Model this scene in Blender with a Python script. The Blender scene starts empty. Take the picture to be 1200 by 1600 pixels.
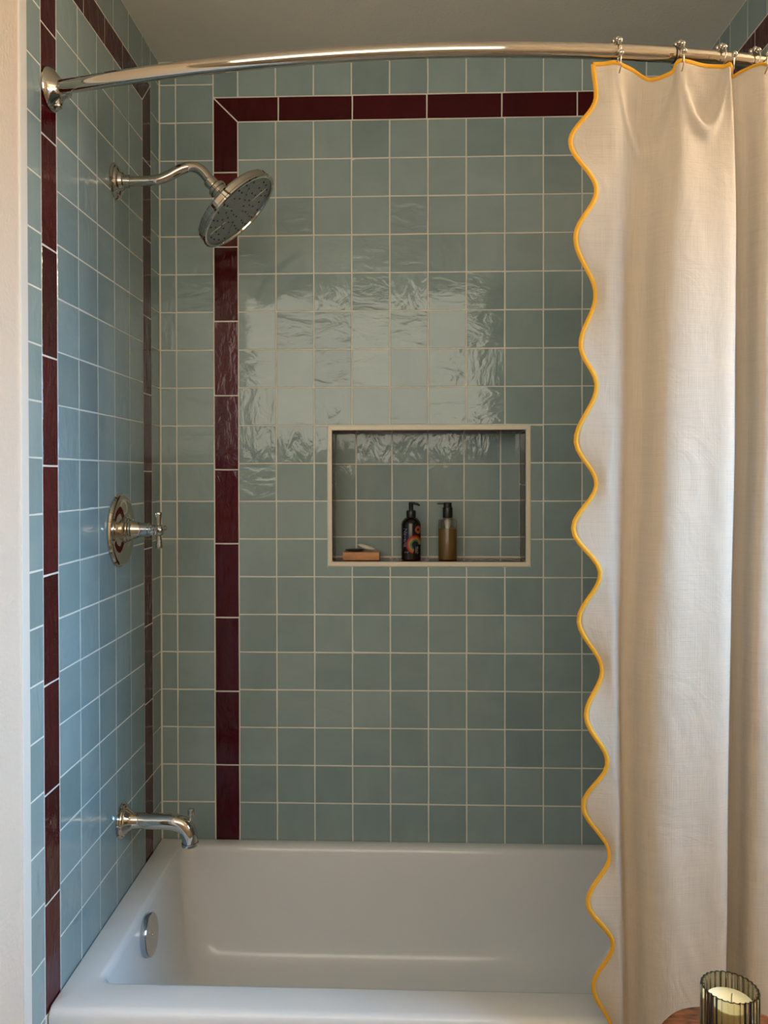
import bpy, bmesh, math, random
from mathutils import Vector, Matrix, noise
random.seed(7)
SC = bpy.context.scene
COL = SC.collection
S = 0.102          # one tile module in metres
Z0 = 0.50          # height of the tub rim


def W(X, Y, Z):    # tile modules -> metres
    return Vector((X * S, Y * S, Z0 + Z * S))


# ------------------------------------------------------------------ camera
cam_d = bpy.data.cameras.new('camera')
cam = bpy.data.objects.new('camera', cam_d)
COL.objects.link(cam)
SC.camera = cam
yaw, pit, rol = 0.0349, -0.0091, -0.0017
fw = Vector((-math.sin(yaw) * math.cos(pit), math.cos(yaw) * math.cos(pit), math.sin(pit)))
rg = Vector((math.cos(yaw), math.sin(yaw), 0))
up = rg.cross(fw)
r2 = math.cos(rol) * rg + math.sin(rol) * up
u2 = -math.sin(rol) * rg + math.cos(rol) * up
cam.matrix_world = Matrix.Translation(W(6.4635, -21.321, 9.6474)) @ Matrix((r2, u2, -fw)).transposed().to_4x4()
cam_d.sensor_fit = 'HORIZONTAL'
cam_d.sensor_width = 36
cam_d.lens = 1268.06 / 1200 * 36
cam_d.shift_x = 12.658 / 1200
cam_d.shift_y = -45.574 / 1200
cam_d.clip_start = 0.02

# ------------------------------------------------------------------ world, lights, exposure
wd = bpy.data.worlds.new('world')
SC.world = wd
wd.use_nodes = True
bgn = wd.node_tree.nodes['Background']
bgn.inputs[0].default_value = (0.62, 0.74, 0.95, 1)
bgn.inputs[1].default_value = 0.35


def area(name, loc, target, sx, sy, power, color):
    d = bpy.data.lights.new(name, 'AREA')
    d.shape = 'RECTANGLE'
    d.size = sx
    d.size_y = sy
    d.energy = power
    d.color = color
    o = bpy.data.objects.new(name, d)
    COL.objects.link(o)
    o.location = loc
    o.rotation_euler = (Vector(target) - Vector(loc)).to_track_quat('-Z', 'Y').to_euler()
    return o


# warm light through the high frosted window in the rear wall
area('window_light_rear', (0.30, -2.43, 2.07), (0.30, 0, 2.07), 1.62, 0.86, 10.9, (1.0, 0.875, 0.67))
# cool daylight through the side window
wl = area('window_light_side', (2.37, -1.40, 1.72), (0.0, -0.70, 0.98), 0.66, 0.70, 4.6, (0.24, 0.58, 1.0))
wl.data.spread = math.radians(56)

vs = SC.view_settings
vs.view_transform = 'Standard'
vs.look = 'None'
vs.gamma = 1
vs.exposure = 0.55
vs.use_curve_mapping = False


# ------------------------------------------------------------------ materials
def mat(name, color, rough=0.5, metal=0.0, spec=0.5):
    m = bpy.data.materials.new(name)
    m.use_nodes = True
    b = m.node_tree.nodes['Principled BSDF']
    b.inputs['Base Color'].default_value = (*color, 1)
    b.inputs['Roughness'].default_value = rough
    b.inputs['Metallic'].default_value = metal
    b.inputs['Specular IOR Level'].default_value = spec
    return m


def nodes(m):
    nt = m.node_tree
    return nt, nt.nodes, nt.links, nt.nodes['Principled BSDF']


def srgb(r, g, b):
    f = lambda c: (c / 255 / 12.92) if c / 255 <= 0.04045 else ((c / 255 + 0.055) / 1.055) ** 2.4
    return (f(r), f(g), f(b))


def noise_bump(m, scale, dist, detail=4, coord='Object', stretch=(1, 1, 1), strength=1.0):
    nt, N, L, b = nodes(m)
    tc = N.new('ShaderNodeTexCoord')
    mp = N.new('ShaderNodeMapping')
    mp.inputs['Scale'].default_value = stretch
    n = N.new('ShaderNodeTexNoise')
    n.inputs['Scale'].default_value = scale
    n.inputs['Detail'].default_value = detail
    bp = N.new('ShaderNodeBump')
    bp.inputs['Distance'].default_value = dist
    bp.inputs['Strength'].default_value = strength
    L.new(tc.outputs[coord], mp.inputs['Vector'])
    L.new(mp.outputs[0], n.inputs['Vector'])
    L.new(n.outputs['Fac'], bp.inputs['Height'])
    L.new(bp.outputs[0], b.inputs['Normal'])
    return n


def glaze(name, c1, c2, c3, rough, dist, stretch, spec=0.5, ripple_pow=2.0):
    """hand-made glazed tile: per-piece tone, cloudy streaks, rippled glaze"""
    m = mat(name, c1, rough, 0, spec)
    nt, N, L, b = nodes(m)
    oi = N.new('ShaderNodeObjectInfo')
    tc = N.new('ShaderNodeTexCoord')
    off = N.new('ShaderNodeMath'); off.operation = 'MULTIPLY'; off.inputs[1].default_value = 137.0
    L.new(oi.outputs['Random'], off.inputs[0])
    cmb = N.new('ShaderNodeCombineXYZ')
    for i in range(3):
        L.new(off.outputs[0], cmb.inputs[i])
    mp = N.new('ShaderNodeMapping'); mp.inputs['Scale'].default_value = stretch
    L.new(tc.outputs['Object'], mp.inputs['Vector'])
    add = N.new('ShaderNodeVectorMath'); add.operation = 'ADD'
    L.new(mp.outputs[0], add.inputs[0]); L.new(cmb.outputs[0], add.inputs[1])
    n1 = N.new('ShaderNodeTexNoise'); n1.inputs['Scale'].default_value = 1.0; n1.inputs['Detail'].default_value = 4
    n1.inputs['Roughness'].default_value = 0.5; n1.inputs['Distortion'].default_value = 0.6
    L.new(add.outputs[0], n1.inputs['Vector'])
    n2 = N.new('ShaderNodeTexNoise'); n2.inputs['Scale'].default_value = 0.55; n2.inputs['Detail'].default_value = 2
    L.new(add.outputs[0], n2.inputs['Vector'])
    # colour
    r = N.new('ShaderNodeValToRGB')
    r.color_ramp.elements[0].color = (*c1, 1)
    r.color_ramp.elements[1].color = (*c2, 1)
    e = r.color_ramp.elements.new(0.5); e.color = (*c3, 1)
    mixf = N.new('ShaderNodeMath'); mixf.operation = 'MULTIPLY_ADD'
    L.new(n2.outputs['Fac'], mixf.inputs[0]); mixf.inputs[1].default_value = 0.7
    fr = N.new('ShaderNodeMath'); fr.operation = 'FRACT'
    m7 = N.new('ShaderNodeMath'); m7.operation = 'MULTIPLY'; m7.inputs[1].default_value = 7.31
    L.new(oi.outputs['Random'], m7.inputs[0]); L.new(m7.outputs[0], fr.inputs[0])
    s7 = N.new('ShaderNodeMath'); s7.operation = 'MULTIPLY_ADD'; s7.inputs[1].default_value = 0.7; s7.inputs[2].default_value = -0.2
    L.new(fr.outputs[0], s7.inputs[0]); L.new(s7.outputs[0], mixf.inputs[2])
    L.new(mixf.outputs[0], r.inputs['Fac'])
    L.new(r.outputs['Color'], b.inputs['Base Color'])
    # ripples, each piece with its own strength
    f3 = N.new('ShaderNodeMath'); f3.operation = 'FRACT'
    m3 = N.new('ShaderNodeMath'); m3.operation = 'MULTIPLY'; m3.inputs[1].default_value = 31.7
    L.new(oi.outputs['Random'], m3.inputs[0]); L.new(m3.outputs[0], f3.inputs[0])
    st = N.new('ShaderNodeMath'); st.operation = 'MULTIPLY_ADD'; st.inputs[1].default_value = 0.88; st.inputs[2].default_value = 0.12
    sq = N.new('ShaderNodeMath'); sq.operation = 'POWER'; sq.inputs[1].default_value = ripple_pow
    L.new(f3.outputs[0], sq.inputs[0]); L.new(sq.outputs[0], st.inputs[0])
    bp = N.new('ShaderNodeBump'); bp.inputs['Distance'].default_value = dist
    L.new(st.outputs[0], bp.inputs['Strength'])
    L.new(n1.outputs['Fac'], bp.inputs['Height'])
    L.new(bp.outputs[0], b.inputs['Normal'])
    return m


M = {}
M['tile'] = glaze('blue_green_glaze', srgb(131, 150, 150), srgb(155, 173, 172), srgb(143, 162, 161), 0.055, 0.0030, (34, 15, 20), 0.5)
M['red'] = glaze('burgundy_glaze', srgb(62, 6, 12), srgb(86, 13, 20), srgb(72, 8, 15), 0.06, 0.0036, (45, 16, 20), 0.34, 0.8)
M['grout'] = mat('pale_grout', srgb(226, 222, 210), 0.85)
noise_bump(M['grout'], 400, 0.0004)
M['drywall'] = mat('cream_paint', srgb(222, 207, 190), 0.6)
noise_bump(M['drywall'], 130, 0.0016, 2)
M['ceil'] = mat('ceiling_paint', srgb(232, 227, 216), 0.75)
noise_bump(M['ceil'], 160, 0.001, 2)
M['beige'] = mat('beige_paint', srgb(206, 196, 180), 0.7)
noise_bump(M['beige'], 130, 0.0012, 2)
M['white_trim'] = mat('white_trim_paint', srgb(225, 222, 214), 0.45)
M['niche_trim'] = mat('off_white_edging', srgb(232, 222, 202), 0.4)
M['floor'] = mat('floor_tile', srgb(150, 146, 140), 0.4)
noise_bump(M['floor'], 60, 0.0005)
M['enamel'] = mat('white_enamel', srgb(228, 230, 232), 0.16, 0, 0.5)
M['nickel'] = mat('polished_nickel', (0.58, 0.54, 0.475), 0.06, 1.0)
M['chrome'] = mat('chrome', (0.55, 0.56, 0.57), 0.12, 1.0)
M['dark'] = mat('black_rubber', (0.012, 0.012, 0.012), 0.5)
M['grey_plate'] = mat('grey_spray_plate', (0.30, 0.31, 0.31), 0.35, 0.7)
M['yellow'] = mat('mustard_binding', srgb(222, 160, 28), 0.75)
noise_bump(M['yellow'], 900, 0.0004)
M['black_plastic'] = mat('black_plastic', (0.008, 0.008, 0.009), 0.35)
M['white'] = mat('white_soap', srgb(226, 222, 206), 0.45)
M['dark_soap'] = mat('dark_soap', srgb(46, 44, 36), 0.4)


def wood(name, a, b_, scale, stretch):
    m = mat(name, a, 0.45)
    nt, N, L, b = nodes(m)
    tc = N.new('ShaderNodeTexCoord')
    mp = N.new('ShaderNodeMapping'); mp.inputs['Scale'].default_value = stretch
    n = N.new('ShaderNodeTexNoise'); n.inputs['Scale'].default_value = scale; n.inputs['Detail'].default_value = 5; n.inputs['Distortion'].default_value = 1.2
    r = N.new('ShaderNodeValToRGB')
    r.color_ramp.elements[0].color = (*a, 1); r.color_ramp.elements[0].position = 0.32
    r.color_ramp.elements[1].color = (*b_, 1); r.color_ramp.elements[1].position = 0.68
    L.new(tc.outputs['Object'], mp.inputs['Vector']); L.new(mp.outputs[0], n.inputs['Vector'])
    L.new(n.outputs['Fac'], r.inputs['Fac']); L.new(r.outputs['Color'], b.inputs['Base Color'])
    bp = N.new('ShaderNodeBump'); bp.inputs['Distance'].default_value = 0.0005
    L.new(n.outputs['Fac'], bp.inputs['Height']); L.new(bp.outputs[0], b.inputs['Normal'])
    return m


M['dish_wood'] = wood('pale_dish_wood', srgb(176, 118, 72), srgb(205, 152, 100), 12, (1, 6, 6))
M['stool_wood'] = wood('brown_stool_wood', srgb(40, 18, 8), srgb(132, 76, 36), 26, (1, 3.2, 1))


def linen():
    m = mat('cream_linen', srgb(238, 226, 210), 0.85, 0, 0.2)
    nt, N, L, b = nodes(m)
    uv = N.new('ShaderNodeUVMap')
    h = []
    for k, (sx, sy) in enumerate(((3.0, 260.0), (260.0, 3.0))):
        mp = N.new('ShaderNodeMapping'); mp.inputs['Scale'].default_value = (sx * 4, sy * 4, 1)
        n = N.new('ShaderNodeTexNoise'); n.inputs['Scale'].default_value = 1.0; n.inputs['Detail'].default_value = 2
        L.new(uv.outputs[0], mp.inputs['Vector']); L.new(mp.outputs[0], n.inputs['Vector'])
        h.append(n)
    ad = N.new('ShaderNodeMath'); ad.operation = 'ADD'; ad.use_clamp = False
    L.new(h[0].outputs['Fac'], ad.inputs[0]); L.new(h[1].outputs['Fac'], ad.inputs[1])
    wr = N.new('ShaderNodeTexNoise'); wr.inputs['Scale'].default_value = 9; wr.inputs['Detail'].default_value = 4; wr.inputs['Distortion'].default_value = 1.4
    L.new(uv.outputs[0], wr.inputs['Vector'])
    b1 = N.new('ShaderNodeBump'); b1.inputs['Distance'].default_value = 0.0005; b1.inputs['Strength'].default_value = 0.6
    L.new(ad.outputs[0], b1.inputs['Height'])
    b2 = N.new('ShaderNodeBump'); b2.inputs['Distance'].default_value = 0.006; b2.inputs['Strength'].default_value = 0.5
    L.new(wr.outputs['Fac'], b2.inputs['Height']); L.new(b1.outputs[0], b2.inputs['Normal'])
    L.new(b2.outputs[0], b.inputs['Normal'])
    r = N.new('ShaderNodeValToRGB')
    r.color_ramp.elements[0].color = (*srgb(192, 179, 162), 1); r.color_ramp.elements[0].position = 0.6
    r.color_ramp.elements[1].color = (*srgb(213, 202, 186), 1); r.color_ramp.elements[1].position = 1.0
    L.new(ad.outputs[0], r.inputs['Fac']); L.new(r.outputs['Color'], b.inputs['Base Color'])
    tr = N.new('ShaderNodeBsdfTranslucent'); tr.inputs['Color'].default_value = (*srgb(210, 194, 168), 1)
    mx = N.new('ShaderNodeMixShader'); mx.inputs[0].default_value = 0.22
    L.new(b.outputs[0], mx.inputs[1]); L.new(tr.outputs[0], mx.inputs[2])
    L.new(mx.outputs[0], N['Material Output'].inputs['Surface'])
    return m


M['linen'] = linen()


def glass(name, color, rough, ior=1.45):
    m = mat(name, color, rough)
    b = m.node_tree.nodes['Principled BSDF']
    b.inputs['Transmission Weight'].default_value = 1.0
    b.inputs['IOR'].default_value = ior
    return m


M['smoke_glass'] = glass('smoky_green_glass', srgb(222, 221, 198), 0.03)
M['frosted'] = glass('frosted_plastic', srgb(236, 232, 220), 0.22)
M['amber'] = mat('amber_liquid', srgb(160, 124, 66), 0.3)
M['bottle_dark'] = mat('dark_brown_bottle', srgb(26, 16, 12), 0.16)
M['wax'] = mat('cream_wax', srgb(232, 222, 186), 0.5)
M['wax'].node_tree.nodes['Principled BSDF'].inputs['Subsurface Weight'].default_value = 0.2
M['wick'] = mat('wick_cotton', srgb(150, 140, 110), 0.9)
M['pane'] = glass('window_pane', (0.95, 0.95, 0.95), 0.4)


# ------------------------------------------------------------------ mesh helpers
def link(name, me, mt, parent=None, smooth=None):
    if mt is not None and not me.materials:
        me.materials.append(mt)
    o = bpy.data.objects.new(name, me)
    COL.objects.link(o)
    if parent is not None:
        o.parent = parent
    if smooth is not None:
        me.shade_smooth()
        me.set_sharp_from_angle(angle=math.radians(smooth))
    return o


def root_loc(o):
    v = Vector((0, 0, 0))
    while o is not None:
        v = v + o.location
        o = o.parent
    return v


def obj(name, vf, mt, parent=None, smooth=None):
    """vf = (world verts, faces)"""
    v, f = vf
    off = root_loc(parent)
    me = bpy.data.meshes.new(name)
    me.from_pydata([tuple(Vector(p) - off) for p in v], [], f)
    bm = bmesh.new(); bm.from_mesh(me)
    bmesh.ops.recalc_face_normals(bm, faces=bm.faces)
    bm.to_mesh(me); bm.free()
    me.update()
    return link(name, me, mt, parent, smooth)


def thing(name, loc, label, cat, group=None):
    o = bpy.data.objects.new(name, None)
    o.empty_display_size = 0.05
    COL.objects.link(o)
    o.location = loc
    tag(o, label, cat, group)
    return o


def tag(o, label=None, cat=None, group=None, kind=None):
    if label: o['label'] = label
    if cat: o['category'] = cat
    if group: o['group'] = group
    if kind: o['kind'] = kind
    return o


def join(*vfs):
    V, F = [], []
    for v, f in vfs:
        n = len(V)
        V += list(v)
        F += [tuple(i + n for i in q) for q in f]
    return V, F


def box(a, b):
    (x0, y0, z0), (x1, y1, z1) = a, b
    v = [(x0, y0, z0), (x1, y0, z0), (x1, y1, z0), (x0, y1, z0), (x0, y0, z1), (x1, y0, z1), (x1, y1, z1), (x0, y1, z1)]
    f = [(0, 3, 2, 1), (4, 5, 6, 7), (0, 1, 5, 4), (1, 2, 6, 5), (2, 3, 7, 6), (3, 0, 4, 7)]
    return v, f


def rbox(a, b, r, seg=2):
    bm = bmesh.new()
    v, f = box(a, b)
    vs_ = [bm.verts.new(p) for p in v]
    for q in f:
        bm.faces.new([vs_[i] for i in q])
    bmesh.ops.bevel(bm, geom=bm.edges[:], offset=r, segments=seg, profile=0.6, affect='EDGES')
    bm.verts.index_update()
    out = ([tuple(x.co) for x in bm.verts], [tuple(x.index for x in q.verts) for q in bm.faces])
    bm.free()
    return out


def frame_of(axis, hint=Vector((0, 0, 1))):
    z = Vector(axis).normalized()
    if abs(z.dot(hint)) > 0.95:
        hint = Vector((0, 1, 0))
    x = hint.cross(z).normalized()
    y = z.cross(x)
    return Matrix((x, y, z)).transposed()


def lathe(profile, loc, axis, seg=32, rib=None):
    """profile [(radius, height)] along axis"""
    R = frame_of(axis)
    loc = Vector(loc)
    V, F, rings = [], [], []
    for r, h in profile:
        if r < 1e-6:
            rings.append([len(V)]); V.append(loc + R @ Vector((0, 0, h)))
        else:
            ids = []
            for k in range(seg):
                a = 2 * math.pi * k / seg
                rr = r + (rib(a) if rib else 0)
                ids.append(len(V)); V.append(loc + R @ Vector((rr * math.cos(a), rr * math.sin(a), h)))
            rings.append(ids)
    for A, B in zip(rings, rings[1:]):
        if len(A) == 1 and len(B) == 1:
            continue
        for k in range(seg):
            k2 = (k + 1) % seg
            if len(A) == 1: F.append((A[0], B[k], B[k2]))
            elif len(B) == 1: F.append((A[k], B[0], A[k2]))
            else: F.append((A[k], B[k], B[k2], A[k2]))
    return V, F


def spline(pts, n):
    """Catmull-Rom through pts, n samples per span"""
    P = [Vector(p) for p in pts]
    out = []
    for i in range(len(P) - 1):
        p0 = P[i - 1] if i else P[0] * 2 - P[1]
        p3 = P[i + 2] if i + 2 < len(P) else P[-1] * 2 - P[-2]
        for k in range(n):
            t = k / n
            out.append(0.5 * (2 * P[i] + (P[i + 1] - p0) * t + (2 * p0 - 5 * P[i] + 4 * P[i + 1] - p3) * t * t
                              + (3 * P[i] - p0 - 3 * P[i + 1] + p3) * t ** 3))
    out.append(P[-1])
    return out


def tube(path, radius, seg=14, caps=True, flat=None):
    P = [Vector(p) for p in path]
    n = len(P)
    rad = radius if isinstance(radius, (list, tuple)) else [radius] * n
    V, F = [], []
    t0 = (P[1] - P[0]).normalized()
    x = Vector((0, 1, 0))
    if abs(t0.dot(x)) > 0.9:
        x = Vector((0, 0, 1))
    x = (x - t0 * x.dot(t0)).normalized()
    for i in range(n):
        t = (P[min(i + 1, n - 1)] - P[max(i - 1, 0)]).normalized()
        x = (x - t * x.dot(t)).normalized()
        y = t.cross(x)
        for k in range(seg):
            a = 2 * math.pi * k / seg
            V.append(P[i] + x * math.cos(a) * rad[i] * (flat or 1) + y * math.sin(a) * rad[i])
    for i in range(n - 1):
        for k in range(seg):
            k2 = (k + 1) % seg
            F.append((i * seg + k, i * seg + k2, (i + 1) * seg + k2, (i + 1) * seg + k))
    if caps:
        F.append(tuple(range(seg))[::-1])
        F.append(tuple((n - 1) * seg + k for k in range(seg)))
    return V, F


def ball(c, r, seg=14, rings=9):
    return lathe([(r * math.sin(math.pi * i / rings) if 0 < i < rings else 0, -r * math.cos(math.pi * i / rings)) for i in range(rings + 1)], c, (0, 0, 1), seg)


# ------------------------------------------------------------------ the room shell
XR = 14.33 * S
YF = -7.64 * S
ZC = Z0 + 20.57 * S
RX = 2.40          # right side of the room in front of the alcove
RY = -2.46         # rear wall
LX = -0.95         # left side of the room
G = 0.0007         # grout lies this far behind the glaze


def struct(name, vf, mt):
    return tag(obj(name, vf, mt), kind='structure')


fl = struct('floor', box((LX - 0.15, RY - 0.15, -0.1), (RX + 0.15, 0.16, 0.0)), M['floor'])
tag(fl, 'grey floor of the bathroom')
ce = struct('ceiling', box((LX - 0.15, RY - 0.15, ZC), (RX + 0.15, 0.26, ZC + 0.1)), M['ceil'])
tag(ce, 'flat grey painted ceiling above the tub alcove')

# back wall with the niche opening
NX0, NX1, NZ0, NZ1 = 4.566, 9.635, 7.376, 10.835       # clear opening (modules)
FX0, FX1, FZ0, FZ1 = 4.455, 9.756, 7.255, 10.957       # outside of the edging
ND = 1.06                                              # depth of the niche


def wbox(a, b):
    return box(W(*a), W(*b))


g = G / S
zb, zt = -5.0, 20.57
ow = 0.02          # lining sits behind the niche tiles
parts = [wbox((-1, g, zb), (NX0 - ow, 1.5, zt)), wbox((NX1 + ow, g, zb), (14.33 + 1, 1.5, zt)),
         wbox((NX0 - ow, g, zb), (NX1 + ow, 1.5, NZ0 - ow)), wbox((NX0 - ow, g, NZ1 + ow), (NX1 + ow, 1.5, zt)),
         wbox((NX0 - ow, ND + g, NZ0 - ow), (NX1 + ow, 1.5, NZ1 + ow))]
wall_back = struct('wall_back', join(*parts), M['grout'])
tag(wall_back, 'blue-green tiled back wall with a burgundy tile border')

wall_left = struct('wall_left', join(wbox((-1, -7.64, zb), (-g, g, zt))), M['grout'])
tag(wall_left, 'blue-green tiled left wall carrying the shower fittings')
wall_right = struct('wall_right', wbox((14.33 + g, -7.64, zb), (14.33 + 1, g, zt)), M['grout'])
tag(wall_right, 'tiled right wall of the alcove, mostly behind the curtain')

trim = struct('trim_1', rbox((-0.03, -7.90 * S, 0.0), (0.0045, -7.63 * S, ZC - 0.001), 0.002), M['white_trim'])
tag(trim, 'smooth white strip ending the tile on the left wall')
wf = struct('wall_front_left', box((-0.12, -1.18, 0), (0.001, -7.89 * S, ZC)), M['drywall'])
tag(wf, 'textured cream painted wall beside the tiles')
wl_ = struct('wall_far_left', join(box((LX - 0.12, RY, 0), (LX, YF, ZC)), box((LX, YF - 0.02, 0), (-0.12, YF + 0.1, ZC))), M['drywall'])
tag(wl_, 'cream painted wall of the room left of the tub partition')
we = struct('wall_end', box((XR, YF - 0.02, 0), (RX, YF + 0.12, ZC)), M['drywall'])
tag(we, 'cream painted return wall right of the alcove')

# rear wall with its high window and right wall with the side window
ax0, ax1, az0, az1 = -0.55, 1.15, 1.60, 2.54
wr = struct('wall_rear', join(box((LX - 0.1, RY - 0.12, 0), (RX + 0.1, RY, az0)), box((LX - 0.1, RY - 0.12, az1), (RX + 0.1, RY, ZC)),
                              box((LX - 0.1, RY - 0.12, az0), (ax0, RY, az1)), box((ax1, RY - 0.12, az0), (RX + 0.1, RY, az1))), M['beige'])
tag(wr, 'beige painted wall behind the viewpoint')
by0, by1, bz0, bz1 = -1.78, -1.02, 1.32, 2.10
ws = struct('wall_side', join(box((RX, RY, 0), (RX + 0.12, YF, bz0)), box((RX, RY, bz1), (RX + 0.12, YF, ZC)),
                              box((RX, RY, bz0), (RX + 0.12, by0, bz1)), box((RX, by1, bz0), (RX + 0.12, YF, bz1))), M['drywall'])
tag(ws, 'cream painted right wall of the room')


def window(name, lo, hi, axis, label):
    o = bpy.data.objects.new(name, None)
    COL.objects.link(o)
    tag(o, label, kind='structure')
    t = 0.04
    (x0, y0, z0), (x1, y1, z1) = lo, hi
    if axis == 'y':
        bars = [((x0, y0, z0), (x1, y1, z0 + t)), ((x0, y0, z1 - t), (x1, y1, z1)), ((x0, y0, z0 + t), (x0 + t, y1, z1 - t)), ((x1 - t, y0, z0 + t), (x1, y1, z1 - t))]
        ym = (y0 + y1) / 2
        pane = ((x0 + t, ym - 0.003, z0 + t), (x1 - t, ym + 0.003, z1 - t))
    else:
        bars = [((x0, y0, z0), (x1, y1, z0 + t)), ((x0, y0, z1 - t), (x1, y1, z1)), ((x0, y0, z0 + t), (x1, y0 + t, z1 - t)), ((x0, y1 - t, z0 + t), (x1, y1, z1 - t))]
        xm = (x0 + x1) / 2
        pane = ((xm - 0.003, y0 + t, z0 + t), (xm + 0.003, y1 - t, z1 - t))
    for a, b in bars:
        obj('window_frame', box(a, b), M['white_trim'], o)
    obj('window_pane', box(*pane), M['pane'], o)
    return o


window('window_1', (ax0, RY - 0.10, az0), (ax1, RY - 0.04, az1), 'y', 'high frosted window behind the viewpoint')
window('window_2', (RX + 0.04, by0, bz0), (RX + 0.10, by1, bz1), 'x', 'frosted side window right of the viewpoint')

# wall lamp on the right wall of the room, above the side window
lp = Vector((RX, -0.92, 2.40))
lamp = thing('wall_lamp', lp, 'warm globe wall lamp high on the right wall of the room', 'lamp')
obj('back_plate', lathe([(0, 0.0), (0.06, 0.0), (0.06, 0.012), (0.05, 0.018), (0.018, 0.022), (0.014, 0.10), (0.03, 0.105), (0.03, 0.12), (0, 0.12)], lp, (-1, 0, 0), 28), M['nickel'], lamp, 35)
M['globe'] = mat('lit_globe', (1, 0.9, 0.75), 0.4)
gb = M['globe'].node_tree.nodes['Principled BSDF']
gb.inputs['Emission Color'].default_value = (1.0, 0.83, 0.60, 1)
gb.inputs['Emission Strength'].default_value = 100.0
obj('globe_shade', ball(lp + Vector((-0.20, 0, 0)), 0.09, 32, 20), M['globe'], lamp, 60)

# ------------------------------------------------------------------ tiles
MESHES = {}
CH = 0.0005


def inset(poly, d):
    n = len(poly)
    out = []
    for i in range(n):
        p, a, b = Vector(poly[i]), Vector(poly[i - 1]), Vector(poly[(i + 1) % n])
        e1, e2 = (p - a).normalized(), (b - p).normalized()
        n1, n2 = Vector((-e1.y, e1.x)), Vector((-e2.y, e2.x))
        k = n1 + n2
        k = k / max(0.3, (1 + n1.dot(n2)))
        out.append(p + k * d)
    return out


def tile_mesh(key, poly, depth=0.0022):
    """poly: CCW outline in metres; glaze at z=0, body to -depth"""
    if key in MESHES:
        return MESHES[key]
    n = len(poly)
    fr = inset(poly, CH * 1.3)
    V = [(p[0], p[1], -depth) for p in poly] + [(p[0], p[1], -CH) for p in poly] + [(p.x, p.y, 0) for p in fr]
    F = []
    for i in range(n):
        j = (i + 1) % n
        F.append((i, j, n + j, n + i))
        F.append((n + i, n + j, 2 * n + j, 2 * n + i))
    F.append(tuple(range(2 * n, 3 * n)))
    me = bpy.data.meshes.new('tile')
    me.from_pydata(V, [], F)
    me.update()
    MESHES[key] = me
    return me


def jitter_rect(w, h, rnd, amp=0.0004):
    x, y = w / 2, h / 2
    j = lambda: rnd.uniform(-amp, amp)
    return [(-x + j(), -y + j()), (j(), -y + j()), (x + j(), -y + j()), (x + j(), j()), (x + j(), y + j()), (j(), y + j()), (-x + j(), y + j()), (-x + j(), j())]


# wall frames: local x along the wall, local y up, local z out of the wall
FR = {'back': Matrix(((1, 0, 0), (0, 0, -1), (0, 1, 0))).to_4x4(),
      'left': Matrix(((0, 0, 1), (1, 0, 0), (0, 1, 0))).to_4x4(),
      'right': Matrix(((0, 0, -1), (-1, 0, 0), (0, 1, 0))).to_4x4(),
      'floor': Matrix.Identity(4),
      'top': Matrix(((1, 0, 0), (0, -1, 0), (0, 0, -1))).to_4x4()}
rt = random.Random(11)
GAP = 0.0035


def place(me, wall, pos, mt, parent, name='tile', spin=0, tilt=0.0035):
    if not me.materials:
        me.materials.append(mt)
    o = bpy.data.objects.new(name, me)
    COL.objects.link(o)
    o.parent = parent
    T = Matrix.Rotation(rt.gauss(0, tilt), 4, 'X') @ Matrix.Rotation(rt.gauss(0, tilt), 4, 'Y')
    o.matrix_local = Matrix.Translation(Vector(pos)) @ FR[wall] @ T @ Matrix.Rotation(spin * math.pi / 2, 4, 'Z')
    return o


def rect_tile(wall, u0, u1, v0, v1, mt, parent, off, name='tile', gap=GAP):
    """u,v in modules on the wall; off(u,v) -> world centre"""
    w, h = abs(u1 - u0) * S - gap, (v1 - v0) * S - gap
    if w < 0.004 or h < 0.004:
        return
    full = abs(w - (S - gap)) < 1e-4 and abs(h - (S - gap)) < 4e-4
    spin = rt.randrange(4) if full else 0
    if full:
        w = h = S - gap
    var = rt.randrange(6) if full else rt.randrange(2)
    key = (name, round(w, 4), round(h, 4), var)
    if key not in MESHES:
        rnd = random.Random(hash(key[1:]) & 0xffff)
        tile_mesh(key, jitter_rect(w, h, rnd))
    tl = 0.0010 if name == 'border_tile' else (0.0035 if min(w, h) > 0.03 else 0.002)
    place(MESHES[key], wall, off((u0 + u1) / 2, (v0 + v1) / 2), mt, parent, name, spin, tl)


def poly_tile(wall, poly, mt, parent, off, name='tile', gap=GAP):
    """free outline in wall modules"""
    cu = sum(p[0] for p in poly) / len(poly)
    cv = sum(p[1] for p in poly) / len(poly)
    sgn = -1 if wall == 'right' else 1
    pm = [((p[0] - cu) * S * sgn, (p[1] - cv) * S) for p in poly]
    area_ = sum(pm[i - 1][0] * pm[i][1] - pm[i][0] * pm[i - 1][1] for i in range(len(pm)))
    if area_ < 0:
        pm.reverse()
    pm = [tuple(p) for p in inset(pm, gap / 2)]
    place(tile_mesh(('poly', wall, name, tuple(map(tuple, poly))), pm), wall, off(cu, cv), mt, parent, name, 0, 0.0015)


back = lambda u, v: W(u, 0, v)
left = lambda u, v: W(0, u, v)
right = lambda u, v: W(14.33, u, v)
ROW = [-0.10] + [k * 0.999 - 0.0186 for k in range(1, 20)]     # row lines of the field
ROWS_FULL = ROW + [19.961, 20.56]
ZR0, ZR1 = ROW[19], ROW[19] + 0.650                            # horizontal border
TOP = 20.56

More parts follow.
